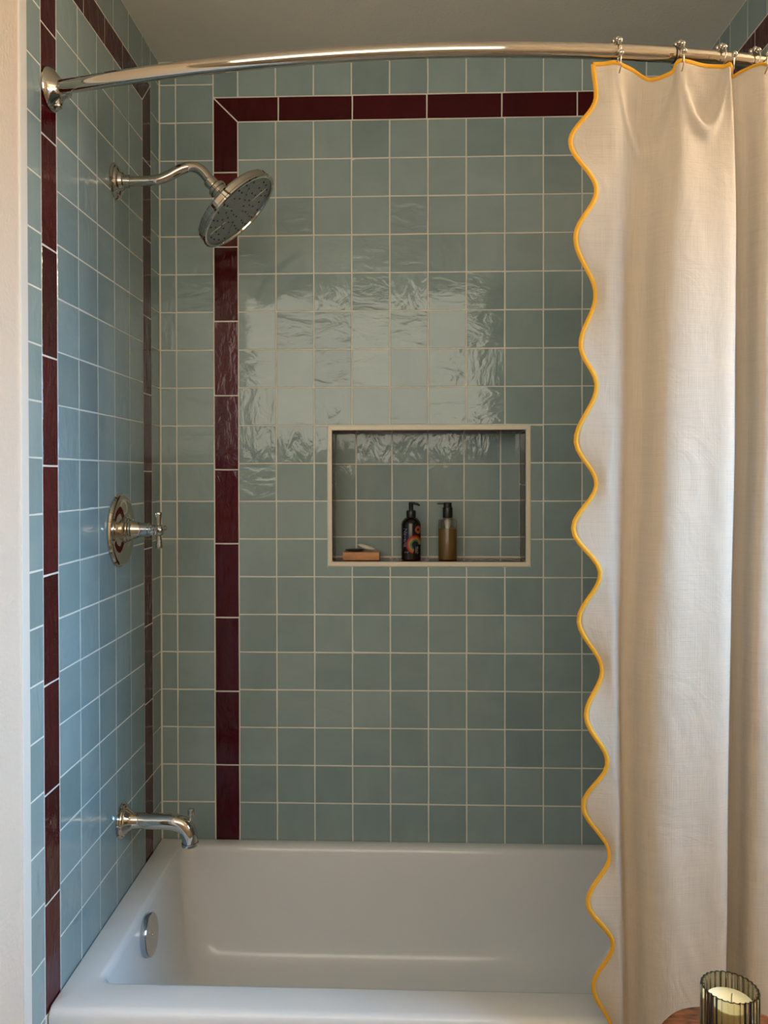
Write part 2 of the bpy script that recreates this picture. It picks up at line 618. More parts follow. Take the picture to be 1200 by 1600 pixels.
# --- back wall
CX = [0.0, 0.442, 1.442]
RX0 = 1.442
FXL = [2.092 + i for i in range(11)]
RX1 = 12.742
CXR = [12.742, 13.742, 14.33]
for a, b in ((0.015, 0.442), (0.442, 1.442), (12.742, 13.742), (13.742, 14.315)):
    for v0, v1 in zip(ROWS_FULL, ROWS_FULL[1:]):
        rect_tile('back', a, b, v0, v1, M['tile'], wall_back, back)
for a, b in zip(FXL, FXL[1:]):
    for v0, v1 in zip(ROW, ROW[1:]):
        if a < FX1 and b > FX0 and v0 < FZ1 and v1 > FZ0 + 0.01:
            cl, cr, cb = a < FX0 < b, a < FX1 < b, v0 < FZ0 < v1
            if v1 > FZ1:
                v1 = FZ1
            if cb and cl:
                poly_tile('back', [(a, v0), (b, v0), (b, FZ0), (FX0, FZ0), (FX0, v1), (a, v1)], M['tile'], wall_back, back)
            elif cb and cr:
                poly_tile('back', [(a, v0), (b, v0), (b, v1), (FX1, v1), (FX1, FZ0), (a, FZ0)], M['tile'], wall_back, back)
            elif cb:
                rect_tile('back', a, b, v0, FZ0, M['tile'], wall_back, back)
            elif cl:
                rect_tile('back', a, FX0, v0, v1, M['tile'], wall_back, back)
            elif cr:
                rect_tile('back', FX1, b, v0, v1, M['tile'], wall_back, back)
        else:
            rect_tile('back', a, b, v0, v1, M['tile'], wall_back, back)
tops = [1.442] + FXL + [12.742]
for a, b in zip(tops, tops[1:]):
    rect_tile('back', a, b, ZR1, TOP, M['tile'], wall_back, back)


def border_v(wall, u_out, u_in, joints, off, parent, mitre=True):
    """vertical border strip; u_out is the outer side at the mitre"""
    z = [-0.10] + joints
    lo, hi = min(u_out, u_in), max(u_out, u_in)
    for v0, v1 in zip(z, z[1:]):
        rect_tile(wall, lo, hi, v0, v1, M['red'], parent, off, 'border_tile')
    v0 = z[-1]
    poly_tile(wall, [(u_out, v0), (u_in, v0), (u_in, ZR0), (u_out, ZR1)], M['red'], parent, off, 'border_tile')


jb = [1.97 + 1.959 * j for j in range(9)]
border_v('back', 1.442, 2.092, jb, back, wall_back)
border_v('back', 12.742, 12.092, jb, back, wall_back)
jx = [3.167 + 1.95 * j for j in range(5)]
poly_tile('back', [(1.442, ZR1), (2.092, ZR0), (jx[0], ZR0), (jx[0], ZR1)], M['red'], wall_back, back, 'border_tile')
for a, b in zip(jx, jx[1:]):
    rect_tile('back', a, b, ZR0, ZR1, M['red'], wall_back, back, 'border_tile')
poly_tile('back', [(jx[-1], ZR0), (12.092, ZR0), (12.742, ZR1), (jx[-1], ZR1)], M['red'], wall_back, back, 'border_tile')


# --- side walls
def side_wall(wall, off, parent, zmin):
    cols = [-1.36 - i for i in range(6)]
    rows = [(a, b) for a, b in zip(ROW, ROW[1:]) if a >= zmin]
    rows_f = [(a, b) for a, b in zip(ROWS_FULL, ROWS_FULL[1:]) if a >= zmin]
    for b, a in zip(cols, cols[1:]):
        for v0, v1 in rows:
            rect_tile(wall, a, b, v0, v1, M['tile'], parent, off)
    for a, b in ((-0.71, -0.02), (-7.64, -7.01)):
        for v0, v1 in rows_f:
            rect_tile(wall, a, b, v0, v1, M['tile'], parent, off)
    tp = [-0.71] + [-1.36 - i for i in range(6)] + [-7.01]
    for b, a in zip(tp, tp[1:]):
        rect_tile(wall, a, b, ZR1, TOP, M['tile'], parent, off)
    ji = [9.76 + 1.945 * k for k in range(-4, 5)]
    jf = [9.83 + 1.985 * k for k in range(-4, 5)]
    border_v(wall, -0.71, -1.36, [j for j in ji if 0.3 < j < 18.5], off, parent)
    border_v(wall, -7.01, -6.36, [j for j in jf if 0.3 < j < 18.5], off, parent)
    poly_tile(wall, [(-0.71, ZR1), (-1.36, ZR0), (-2.755, ZR0), (-2.755, ZR1)], M['red'], parent, off, 'border_tile')
    for b, a in ((-2.755, -3.875), (-3.875, -5.036)):
        rect_tile(wall, a, b, ZR0, ZR1, M['red'], parent, off, 'border_tile')
    poly_tile(wall, [(-5.036, ZR0), (-6.36, ZR0), (-7.01, ZR1), (-5.036, ZR1)], M['red'], parent, off, 'border_tile')


side_wall('left', left, wall_left, -1)
# tile in front of the tub, below the rim
for v1, v0 in zip([-0.10 - k for k in range(5)], [-1.10 - k for k in range(4)] + [-4.89]):
    rect_tile('left', -7.64, -7.01, v0, v1, M['tile'], wall_left, left)
side_wall('right', right, wall_right, -1)

# --- niche: lining tiles
niche = wall_back
nb = lambda u, v: W(u, ND, v)
nxs = [NX0, 5.137, 6.127, 7.113, 8.105, 9.103, NX1]
nzs = [NZ0 + 0.03, 7.952, 8.957, 9.962, NZ1]
for a, b in zip(nxs, nxs[1:]):
    for v0, v1 in zip(nzs, nzs[1:]):
        rect_tile('back', a, b, v0, v1, M['tile'], niche, nb)
FRn = {'l': Matrix(((0, 0, 1), (1, 0, 0), (0, 1, 0))).to_4x4()}
for a, b in ((NX0, 6.09), (6.09, 8.0), (8.0, NX1)):
    rect_tile('floor', a, b, 0.05, ND, M['red'], niche, lambda u, v: W(u, v, NZ0 + 0.012), 'border_tile')
for a, b in ((NX0, 5.2), (5.2, 7.1), (7.1, 9.0), (9.0, NX1)):
    w_, h_ = (b - a) * S - GAP, (ND - 0.05) * S - GAP
    place(tile_mesh(('nt', a), jitter_rect(w_, h_, rt)), 'top', W((a + b) / 2, (0.05 + ND) / 2, NZ1 - 0.012), M['red'], niche, 'border_tile', 0, 0.002)
for v0, v1 in ((NZ0 + 0.02, 9.4), (9.4, NZ1 - 0.02)):
    rect_tile('left', 0.05, ND, v0, v1, M['red'], niche, lambda u, v: W(NX0 + 0.012, u, v), 'border_tile')
    rect_tile('right', 0.05, ND, v0, v1, M['red'], niche, lambda u, v: W(NX1 - 0.012, u, v), 'border_tile')


# niche edging: four mitred bars
def mitre_bar(o0, o1, i1, i0):
    """outer edge o0-o1, inner edge i0-i1 (x,z in modules); front proud of the glaze"""
    yf, yb = -0.0035, 0.012
    P = [o0, o1, i1, i0]
    V = [(*(W(p[0], 0, p[1]).xz), 0) for p in P]
    fr = [Vector((v[0], yf, v[1])) for v in V]
    bk = [Vector((v[0], yb, v[1])) for v in V]
    c = sum(fr, Vector()) / 4
    mid = [Vector((v.x, yf + 0.0012, v.z)) for v in fr]
    frn = []
    q2 = [Vector((v.x, v.z)) for v in fr]
    ar = sum(q2[i - 1].x * q2[i].y - q2[i].x * q2[i - 1].y for i in range(4))
    for p in inset(q2, 0.0009 if ar > 0 else -0.0009):
        frn.append(Vector((p.x, yf, p.y)))
    V = bk + mid + frn
    F = [(0, 1, 2, 3)]
    for k in range(4):
        j = (k + 1) % 4
        F += [(k, j, 4 + j, 4 + k), (4 + k, 4 + j, 8 + j, 8 + k)]
    F.append((8, 9, 10, 11))
    return V, F


o_ = [(FX0, FZ0), (FX1, FZ0), (FX1, FZ1), (FX0, FZ1)]
i_ = [(NX0, NZ0), (NX1, NZ0), (NX1, NZ1), (NX0, NZ1)]
for k in range(4):
    j = (k + 1) % 4
    obj('niche_edging', mitre_bar(o_[k], o_[j], i_[j], i_[k]), M['niche_trim'], wall_back)


# ------------------------------------------------------------------ bathtub
def rrect(x0, x1, y0, y1, r, z, n=8, m=10):
    """rounded rectangle loop in modules with a fixed point count"""
    pts = []
    cs = [(x1 - r, y0 + r, -90), (x1 - r, y1 - r, 0), (x0 + r, y1 - r, 90), (x0 + r, y0 + r, 180)]
    arcs = []
    for cx, cy, a0 in cs:
        arcs.append([(cx + r * math.cos(math.radians(a0 + 90 * k / n)), cy + r * math.sin(math.radians(a0 + 90 * k / n))) for k in range(n + 1)])
    for i in range(4):
        A, B = arcs[i], arcs[(i + 1) % 4]
        pts += A
        for k in range(1, m):
            t = k / m
            pts.append((A[-1][0] * (1 - t) + B[0][0] * t, A[-1][1] * (1 - t) + B[0][1] * t))
    return [W(p[0], p[1], z) for p in pts]


tub = thing('bathtub', W(7.16, -3.47, -Z0 / S), 'white enamel alcove bathtub below the tiled walls', 'bathtub')
TX0, TX1, TY0, TY1 = 0.02, 14.31, -6.96, -0.02
loops = [rrect(TX0, TX1, TY0, TY1, 0.02, -Z0 / S + 0.005),
         rrect(TX0, TX1, TY0 + 0.08, TY1, 0.02, -Z0 / S + 0.6),
         rrect(TX0, TX1, TY0 + 0.08, TY1, 0.02, -0.50),
         rrect(TX0, TX1, TY0 + 0.02, TY1, 0.02, -0.42),
         rrect(TX0, TX1, TY0, TY1, 0.02, -0.34),
         rrect(TX0, TX1, TY0, TY1, 0.02, -0.14),
         rrect(TX0, TX1, TY0 + 0.03, TY1, 0.03, -0.05),
         rrect(TX0, TX1, TY0 + 0.09, TY1, 0.04, -0.008),
         rrect(TX0 + 0.02, TX1 - 0.02, TY0 + 0.16, TY1 - 0.02, 0.05, 0.0),
         rrect(0.55, 13.75, -6.20, -0.30, 0.30, -0.004),
         rrect(0.61, 13.69, -6.14, -0.35, 0.32, -0.02),
         rrect(0.65, 13.63, -6.10, -0.39, 0.34, -0.07),
         rrect(0.68, 13.55, -6.08, -0.43, 0.36, -0.18),
         rrect(0.74, 13.2, -6.02, -0.52, 0.42, -0.8),
         rrect(0.86, 12.6, -5.95, -0.64, 0.50, -1.6),
         rrect(0.98, 12.1, -5.86, -0.76, 0.55, -2.2),
         rrect(1.12, 11.8, -5.76, -0.88, 0.60, -2.52),
         rrect(1.32, 11.5, -5.60, -1.06, 0.62, -2.72),
         rrect(1.62, 11.2, -5.35, -1.32, 0.62, -2.80),
         rrect(2.4, 10.4, -4.6, -2.1, 0.62, -2.84)]
V, F = [], []
n = len(loops[0])
for lp in loops:
    V += lp
for i in range(len(loops) - 1):
    for k in range(n):
        k2 = (k + 1) % n
        F.append((i * n + k, i * n + k2, (i + 1) * n + k2, (i + 1) * n + k))
F.append(tuple((len(loops) - 1) * n + k for k in range(n)))
obj('tub_shell', (V, F), M['enamel'], tub, 50)
oc = W(0.712, -3.55, -0.56)
oax = Vector((1, 0, 0.09)).normalized()
op = obj('overflow_cover', lathe([(0.030, -0.004), (0.0435, -0.002), (0.0455, 0.002), (0.0455, 0.0125), (0.044, 0.0145), (0.0, 0.0150)], oc, oax, 40), M['chrome'], tub, 35)
tag(op, 'round chrome overflow cover')
obj('screw', lathe([(0.0, 0.0148), (0.0032, 0.0148), (0.003, 0.0162), (0, 0.0166)], oc, oax, 12), M['nickel'], op, 40)
dr = obj('drain_cover', lathe([(0.0, 0.004), (0.028, 0.004), (0.034, 0.002), (0.035, -0.002)], W(2.6, -3.4, -2.835), (0, 0, 1), 28), M['chrome'], tub, 35)

# ------------------------------------------------------------------ shower head
sh = thing('rain_shower', W(0, -3.29, 16.24), 'nickel rain shower head on a curved arm from the left wall', 'shower')
fpos = W(0.0, -3.29, 16.24)
obj('wall_flange', lathe([(0, 0.0002), (0.041, 0.0002), (0.0415, 0.003), (0.038, 0.006), (0.033, 0.007), (0.031, 0.011), (0.022, 0.013), (0.020, 0.020), (0.0155, 0.022), (0.0145, 0.034), (0.0, 0.034)], fpos, (1, 0, 0), 36), M['nickel'], sh, 30)
pa = [(0.05, 16.24), (0.45, 16.24), (0.80, 16.245), (1.01, 16.275), (1.23, 16.36), (1.45, 16.475), (1.66, 16.54), (1.83, 16.525), (1.97, 16.44), (2.08, 16.31), (2.13, 16.245)]
obj('shower_arm', tube(spline([W(x, -3.29, z) for x, z in pa], 6), 0.0118, 18), M['nickel'], sh, 50)
nax = Vector((0.69, 0, -0.724)).normalized()
fc = W(2.775, -3.29, 15.55)                       # centre of the spray face
RH = 0.107
hd = lambda h: fc + nax * h
head = obj('head_bell', lathe([(0.0, -0.098), (0.0138, -0.098), (0.0150, -0.096), (0.0150, -0.080), (0.0140, -0.079), (0.0175, -0.077), (0.0215, -0.073), (0.0215, -0.066), (0.0185, -0.064), (0.0185, -0.058), (0.0230, -0.055), (0.0245, -0.047), (0.0225, -0.042), (0.0280, -0.034), (0.040, -0.028),
                                (0.060, -0.022), (RH - 0.010, -0.0205), (RH - 0.004, -0.018), (RH - 0.002, -0.014), (RH - 0.002, -0.003), (RH, -0.001), (RH, 0.003), (RH - 0.003, 0.005), (RH - 0.008, 0.004), (RH - 0.009, 0.0)], fc, nax, 56), M['nickel'], sh, 25)
plate = obj('spray_plate', lathe([(RH - 0.008, -0.002), (RH - 0.0085, 0.0005), (0.05, 0.001), (0, 0.0012)], fc, nax, 48), M['grey_plate'], sh, 30)
Rf = frame_of(nax)
nv = []
for ring, cnt in ((0.016, 5), (0.034, 10), (0.052, 15), (0.070, 20), (0.086, 24)):
    for k in range(cnt):
        if (k * 7 + int(ring * 1000)) % 5 == 0:
            continue
        a = 2 * math.pi * k / cnt + ring * 30
        c = fc + Rf @ Vector((ring * math.cos(a), ring * math.sin(a), 0.0006))
        nv.append(lathe([(0.0022, -0.0005), (0.0020, 0.0016), (0.0, 0.0018)], c, nax, 7))
noz = obj('spray_nozzles', join(*nv), M['dark'], plate, 40)
tag(noz, 'small black rubber nozzles', kind='stuff')
ribs = []
for k in range(6):
    a = 2 * math.pi * k / 6 + 0.3
    d = Vector((math.cos(a), math.sin(a), 0))
    ribs.append(tube([fc + Rf @ (d * 0.040 + Vector((0, 0, 0.0008))), fc + Rf @ (d * 0.085 + Vector((0, 0, 0.0004)))], 0.0013, 6))
for rb in ribs:
    obj('spray_rib', rb, M['chrome'], plate, 40)

# ------------------------------------------------------------------ mixer valve
vp = W(0.0, -3.10, 8.42)
va = thing('shower_valve', vp, 'round nickel mixer valve with a cross handle on the left wall', 'valve')
ax = (1, 0, 0)
obj('escutcheon', lathe([(0, 0.0002), (0.0845, 0.0002), (0.0855, 0.004), (0.083, 0.008), (0.076, 0.0095), (0.070, 0.0085), (0.045, 0.0115), (0.030, 0.0150), (0, 0.0150)], vp, ax, 56), M['nickel'], va, 30)
obj('valve_stem', lathe([(0.0, 0.0148), (0.030, 0.0148), (0.031, 0.018), (0.028, 0.021), (0.0285, 0.024), (0.0255, 0.027), (0.0255, 0.030), (0.022, 0.032), (0.0185, 0.042), (0.0165, 0.052), (0.0165, 0.068), (0.0140, 0.069), (0.0140, 0.076), (0.012, 0.078), (0.012, 0.086), (0, 0.086)], vp, ax, 36), M['nickel'], va, 30)
hc = W(0.895, -3.10, 8.415)
ch = obj('cross_handle', lathe([(0.0, -0.010), (0.010, -0.010), (0.0135, -0.006), (0.0140, 0.004), (0.0115, 0.009), (0.006, 0.012), (0, 0.0125)], hc, ax, 24), M['nickel'], va, 40)
for ang in (90, 180, 270, 0):
    a = math.radians(ang + 4)
    d = Vector((0.0, math.cos(a), math.sin(a)))
    pr = [(0.0060, 0.006), (0.0058, 0.014), (0.0068, 0.024), (0.0082, 0.036), (0.0082, 0.040), (0.007, 0.042), (0, 0.0424)]
    obj('handle_arm', lathe(pr, hc, d, 16), M['nickel'], ch, 35)

# ------------------------------------------------------------------ tub spout
sp = W(0.0, -3.07, 1.778)
ts = thing('tub_spout', sp, 'nickel tub spout with a diverter knob above the tub', 'spout')
obj('wall_flange', lathe([(0, 0.0002), (0.0405, 0.0002), (0.0415, 0.003), (0.039, 0.006), (0.036, 0.007), (0.035, 0.010), (0.031, 0.011), (0.029, 0.015), (0.022, 0.022), (0.0185, 0.030), (0.0175, 0.050), (0.0172, 0.058), (0, 0.058)], sp, ax, 40), M['nickel'], ts, 30)
pth = [(0.55, 1.772), (0.80, 1.772), (1.05, 1.770), (1.22, 1.760), (1.36, 1.720), (1.47, 1.640), (1.54, 1.52), (1.57, 1.40), (1.575, 1.27)]
rr = [0.0182, 0.0182, 0.0184, 0.0188, 0.0192, 0.0192, 0.0186, 0.0180, 0.0180]
P_ = spline([W(x, -3.07, z) for x, z in pth], 5)
Rr = [v.x for v in spline([(r, 0, 0) for r in rr], 5)]
body = obj('spout_body', tube(P_, Rr, 24), M['nickel'], ts, 40)
obj('spout_mouth', lathe([(0.0192, -0.002), (0.0196, 0.004), (0.0188, 0.006), (0.0165, 0.006), (0.0160, 0.0), (0, 0.0)], W(1.575, -3.07, 1.285), (0.05, 0, -1), 28), M['nickel'], body, 30)
obj('diverter_knob', lathe([(0.0, -0.006), (0.0042, -0.006), (0.0042, 0.006), (0.0072, 0.0065), (0.0076, 0.009), (0.0076, 0.019), (0.0068, 0.021), (0, 0.0213)], W(1.605, -3.07, 1.86), (0, 0, 1), 20), M['nickel'], ts, 35)


# ------------------------------------------------------------------ curtain rod
ZROD = 16.711


def rod_y(X):
    t = (X - 7.165) / 7.165
    return -6.64 - 1.10 * (1 - t * t) - 0.05 * max(0, 1 - t * t) * t


rod = thing('shower_rod', W(7.165, -6.64, ZROD), 'polished curved nickel shower rod spanning the tub', 'curtain rod')
xs = [0.10 + (11.0 - 0.10) * i / 60 for i in range(61)]
obj('rod_tube', tube([W(x, rod_y(x), ZROD) for x in xs], 0.0132, 24), M['nickel'], rod, 50)
xs = [10.98 + (14.24 - 10.98) * i / 24 for i in range(25)]
obj('rod_tube', tube([W(x, rod_y(x), ZROD) for x in xs], 0.0125, 24), M['nickel'], rod, 50)
obj('rod_joint', tube([W(10.985, rod_y(10.985), ZROD), W(11.015, rod_y(11.015), ZROD)], 0.0137, 24), M['dark'], rod, 40)
for x, s in ((0.0, 1), (14.33, -1)):
    pf = W(x, -6.64, ZROD)
    fl_ = obj('rod_flange', lathe([(0, 0.0003), (0.0385, 0.0003), (0.0395, 0.003), (0.0385, 0.006), (0.034, 0.011), (0.026, 0.017), (0.0195, 0.022), (0.0165, 0.028), (0.0155, 0.036), (0, 0.036)], pf, (s, 0, 0), 36), M['nickel'], rod, 35)
    tb = rbox((pf.x + (0.001 if s > 0 else -0.022), pf.y - 0.008, pf.z - 0.036), (pf.x + (0.022 if s > 0 else -0.001), pf.y + 0.008, pf.z - 0.016), 0.005, 3)
    tbo = obj('set_screw_lug', tb, M['nickel'], fl_, 50)
    obj('set_screw', lathe([(0, 0.0), (0.0035, 0.0), (0.0035, 0.003), (0, 0.003)], (pf.x + s * 0.011, pf.y - 0.0075, pf.z - 0.028), (0, -1, 0), 10), M['dark'], fl_, 40)

# ------------------------------------------------------------------ shower curtain
XTR = [(16.47, 9.61), (15.95, 9.668), (15.2, 9.238), (14.36, 9.655), (13.61, 9.318), (12.66, 9.672), (11.80, 9.400), (11.13, 9.658), (10.23, 9.325), (9.50, 9.685), (8.75, 9.275), (8.00, 9.727), (7.22, 9.380), (6.38, 9.780), (5.63, 9.490), (4.85, 9.850), (4.10, 9.468), (3.28, 9.905), (2.50, 9.522), (1.80, 9.943), (1.05, 9.632), (0.30, 9.95), (-0.48, 9.58), (-1.26, 9.98), (-2.04, 9.60), (-2.82, 10.0), (-3.6, 9.62), (-4.4, 10.0)]


def edge_x(z):
    for (za, a), (zb_, b) in zip(XTR, XTR[1:]):
        if z >= zb_:
            t = min(1, max(0, (za - z) / (za - zb_)))
            return a + (b - a) * (0.5 - 0.5 * math.cos(math.pi * t))
    return XTR[-1][1]


LV = [  # height, (x, y) of the fold lines from the free edge towards the right
    (16.44, [(9.81, -7.62), (9.99, -7.62), (10.26, -7.52), (10.614, -7.40), (10.948, -7.52), (11.052, -7.62), (11.469, -7.54), (11.777, -7.56), (11.858, -7.62), (11.919, -7.52), (11.972, -7.44), (12.129, -7.47), (12.391, -7.62), (12.632, -7.57)]),
    (15.42, [(9.838, -7.64), (10.033, -7.62), (10.275, -7.507), (10.569, -7.447), (10.884, -7.627), (11.052, -7.72), (11.437, -7.633), (11.777, -7.62), (11.926, -7.613), (11.948, -7.48), (12.016, -7.387), (12.208, -7.437), (12.396, -7.637), (12.62, -7.603)]),
    (13.28, [(9.851, -7.68), (10.056, -7.62), (10.274, -7.48), (10.502, -7.54), (10.704, -7.84), (10.967, -7.92), (11.425, -7.82), (11.797, -7.74), (11.978, -7.6), (11.974, -7.4), (12.085, -7.28), (12.262, -7.37), (12.377, -7.67), (12.595, -7.67)]),
    (10.1, [(9.842, -7.685), (10.017, -7.62), (10.221, -7.495), (10.438, -7.555), (10.613, -7.848), (10.909, -7.925), (11.43, -7.825), (11.781, -7.748), (11.952, -7.605), (11.941, -7.393), (12.065, -7.27), (12.249, -7.37), (12.349, -7.683), (12.604, -7.67)]),
    (6.2, [(9.93, -7.691), (10.03, -7.62), (10.14, -7.513), (10.30, -7.573), (10.471, -7.857), (10.852, -7.931), (11.363, -7.831), (11.703, -7.757), (11.885, -7.611), (11.89, -7.383), (12.003, -7.258), (12.173, -7.37), (12.269, -7.698), (12.594, -7.67)]),
    (0.45, [(10.06, -7.7), (10.15, -7.62), (10.26, -7.54), (10.38, -7.6), (10.50, -7.87), (10.817, -7.94), (11.35, -7.84), (11.668, -7.77), (11.831, -7.62), (11.865, -7.37), (11.98, -7.24), (12.123, -7.37), (12.211, -7.72), (12.589, -7.67)]),
    (-4.3, [(10.10, -7.72), (10.19, -7.62), (10.30, -7.55), (10.40, -7.62), (10.50, -7.90), (10.82, -7.98), (11.36, -7.88), (11.67, -7.79), (11.83, -7.62), (11.87, -7.36), (11.99, -7.22), (12.13, -7.36), (12.22, -7.74), (12.60, -7.69)])]
ZT = [16.47, 16.492, 16.51, 16.449, 16.319, 16.382, 16.521, 16.469, 16.442, 16.44, 16.36, 16.32, 16.40, 16.44, 16.33, 16.42, 16.34, 16.44, 16.36, 16.44]
TAILX = [(12.80, -7.25), (12.98, -7.55), (13.20, -7.10), (13.42, -7.40), (13.62, -7.05)]


def lin(tab, z):
    """smooth interpolation in a table of (z, value) with z falling"""
    if z >= tab[0][0]: return tab[0][1]
    for (za, a), (zb_, b) in zip(tab, tab[1:]):
        if z >= zb_:
            t = (za - z) / (za - zb_)
            t = t * t * (3 - 2 * t)
            return a + (b - a) * t
    return tab[-1][1]


def lin2(tab, z):
    if z >= tab[0][0]: return tab[0][1]
    for (za, a), (zb_, b) in zip(tab, tab[1:]):
        if z >= zb_:
            return a + (b - a) * (za - z) / (za - zb_)
    return tab[-1][1]


def cat(tab, z):
    """Catmull-Rom in an unevenly spaced table (z falling)"""
    if z >= tab[0][0]: return tab[0][1]
    for i in range(len(tab) - 1):
        za, a = tab[i]; zb_, b = tab[i + 1]
        if z >= zb_:
            def slope(k):
                k0, k1 = max(0, k - 1), min(len(tab) - 1, k + 1)
                return (tab[k1][1] - tab[k0][1]) / (tab[k1][0] - tab[k0][0])
            h = zb_ - za
            t = (z - za) / h
            m0, m1 = slope(i) * h, slope(i + 1) * h
            return (2 * t ** 3 - 3 * t * t + 1) * a + (t ** 3 - 2 * t * t + t) * m0 + (-2 * t ** 3 + 3 * t * t) * b + (t ** 3 - t * t) * m1
    return tab[-1][1]


def crescent(X, Z, xa, xb, zc, depth, w, amp):
    t = (X - xa) / (xb - xa)
    if t <= 0 or t >= 1: return 0
    zz = zc + depth * (1 - 4 * t * (1 - t))
    return amp * math.sin(math.pi * t) ** 0.7 * math.exp(-((Z - zz) / w) ** 2)


NS = 7
zrows = []
z = 16.44
while z > -4.05:
    zrows.append(z)
    z -= 0.075 if z > 13.5 else 0.12
curt_pts = []
nc = None
for z in zrows:
    ctl = [(edge_x(z), -7.66 + 0.05 * math.sin(z * 2.1), ZT[0])]
    for i in range(14):
        tx = [(l[0], l[1][i][0]) for l in LV]
        ty = [(l[0], l[1][i][1]) for l in LV]
        ctl.append((cat(tx, z), cat(ty, z), ZT[i + 1]))
    for i, (x, y) in enumerate(TAILX):
        ctl.append((x, y - 0.10 * math.sin(i * 1.7 + z * 0.12), ZT[15 + i]))
    row = spline(ctl, NS)
    fall = math.exp(-((16.44 - z) / 0.55) ** 2) if z < 16.44 else 1.0
    out = []
    for q in row:
        X, Y, zt_ = q
        ZZ = z + (zt_ - 16.44) * fall
        e = 0.0
        e -= crescent(X, ZZ, 11.06, 11.86, 15.35, 0.95, 0.13, 0.10)
        e += crescent(X, ZZ, 11.10, 11.82, 15.75, 0.6, 0.22, 0.10)
        e -= crescent(X, ZZ, 10.0, 11.05, 14.95, 1.5, 0.16, 0.07)
        e += crescent(X, ZZ, 10.1, 11.02, 15.55, 0.8, 0.25, 0.08)
        amp = 0.020 * min(1, max(0, (16.3 - z) / 2))
        e += amp * noise.noise((X * 1.8, ZZ * 0.45, 3.1)) + 0.35 * amp * noise.noise((X * 5.0 + ZZ * 1.2, ZZ * 1.6, 9.2))
        dx = 0.012 * noise.noise((X * 2, ZZ * 0.5, 7.7)) * min(1, max(0, (16.3 - z) / 2))
        out.append(W(X + dx, Y + e, ZZ))
    nc = len(out)
    curt_pts.append(out)
cu = thing('shower_curtain', W(11.5, -7.6, -4.0), 'cream linen shower curtain with a mustard yellow scalloped edge', 'curtain')
coff = root_loc(cu)
V = [tuple(p - coff) for r in curt_pts for p in r]
F = [(i * nc + k, i * nc + k + 1, (i + 1) * nc + k + 1, (i + 1) * nc + k) for i in range(len(curt_pts) - 1) for k in range(nc - 1)]
me = bpy.data.meshes.new('curtain_cloth')
me.from_pydata(V, [], F)
uvl = me.uv_layers.new(name='UVMap')
# cloth length along the middle row gives even weave
mid = curt_pts[len(curt_pts) // 2]
arc = [0.0]
for a, b in zip(mid, mid[1:]):
    arc.append(arc[-1] + (b - a).length)
for pl in me.polygons:
    for li in pl.loop_indices:
        vi = me.loops[li].vertex_index
        i, k = divmod(vi, nc)
        uvl.data[li].uv = (arc[k], -zrows[i] * S)
me.shade_smooth()
cloth = link('curtain_cloth', me, M['linen'], cu)
sol = cloth.modifiers.new('thickness', 'SOLIDIFY')
sol.thickness = 0.0009
sol.offset = 0
ep = [r[0] for r in curt_pts][::-1]
pip = obj('edge_binding', tube(ep, 0.0040, 8, flat=0.55), M['yellow'], cu, 60)
tag(pip, 'mustard yellow binding along the scalloped side')
pip2 = obj('top_binding', tube(curt_pts[0], 0.0040, 8, flat=0.6), M['yellow'], cu, 60)
tag(pip2, 'mustard yellow binding along the top hem')


# ------------------------------------------------------------------ curtain hooks
def hook(X, cx, zt_, label):
    c = W(X, rod_y(X), ZROD)
    R = 0.0190
    t = thing('curtain_hook', c, label, 'curtain hook', 'roller hooks on the shower rod')
    pts = []
    for k in range(27):
        a = math.radians(-150 + 300 * k / 26)          # open below
        pts.append(c + Vector((0.30 * R * math.sin(a), -R * math.sin(a), R * math.cos(a))))
    fr_ = pts[-1]
    pin = W(cx, -7.66, zt_ - 0.02)
    front = pts[:]
    front += [Vector((c.x + 0.001, pin.y - 0.004, c.z - R - 0.004)), Vector((pin.x, pin.y - 0.010, pin.z + 0.010)), Vector((pin.x, pin.y - 0.009, pin.z - 0.010)), Vector((pin.x, pin.y + 0.001, pin.z - 0.016))]
    back_ = [pts[0], Vector((c.x - 0.002, c.y + 0.012, c.z - R - 0.010)), Vector((pin.x - 0.004, c.y + 0.008, pin.z - 0.006))]
    obj('hook_wire', join(tube(front, 0.0012, 7), tube(back_, 0.0012, 7)), M['nickel'], t, 60)
    for a in (-38, -8, 22, 50):
        r_ = math.radians(a)
        obj('roller_ball', ball(c + Vector((0.30 * R * math.sin(r_), -R * math.sin(r_), R * math.cos(r_))), 0.0051, 12, 8), M['nickel'], t, 60)
    obj('end_ball', ball(Vector((pin.x, pin.y - 0.012, pin.z + 0.012)), 0.0050, 12, 8), M['nickel'], t, 60)
    return t


hook(9.985, 10.04, 16.50, 'nickel roller hook nearest the curtain\'s scalloped edge')
hook(11.06, 11.065, 16.51, 'nickel roller hook just right of the dark rod joint')
hook(11.80, 11.88, 16.44, 'nickel roller hook third from the scalloped edge')
hook(12.42, 12.42, 16.44, 'nickel roller hook at the right border of the picture')


# ------------------------------------------------------------------ things in the niche
NF = NZ0 + 0.014 + 0.004
zf = W(0, 0, NF).z


def wrap(px, pz, rad, c):
    """flat print (arc length, height) laid around an upright cylinder, facing the room"""
    a = px / rad
    return Vector((c.x + rad * math.sin(a), c.y - rad * math.cos(a), c.z + pz))


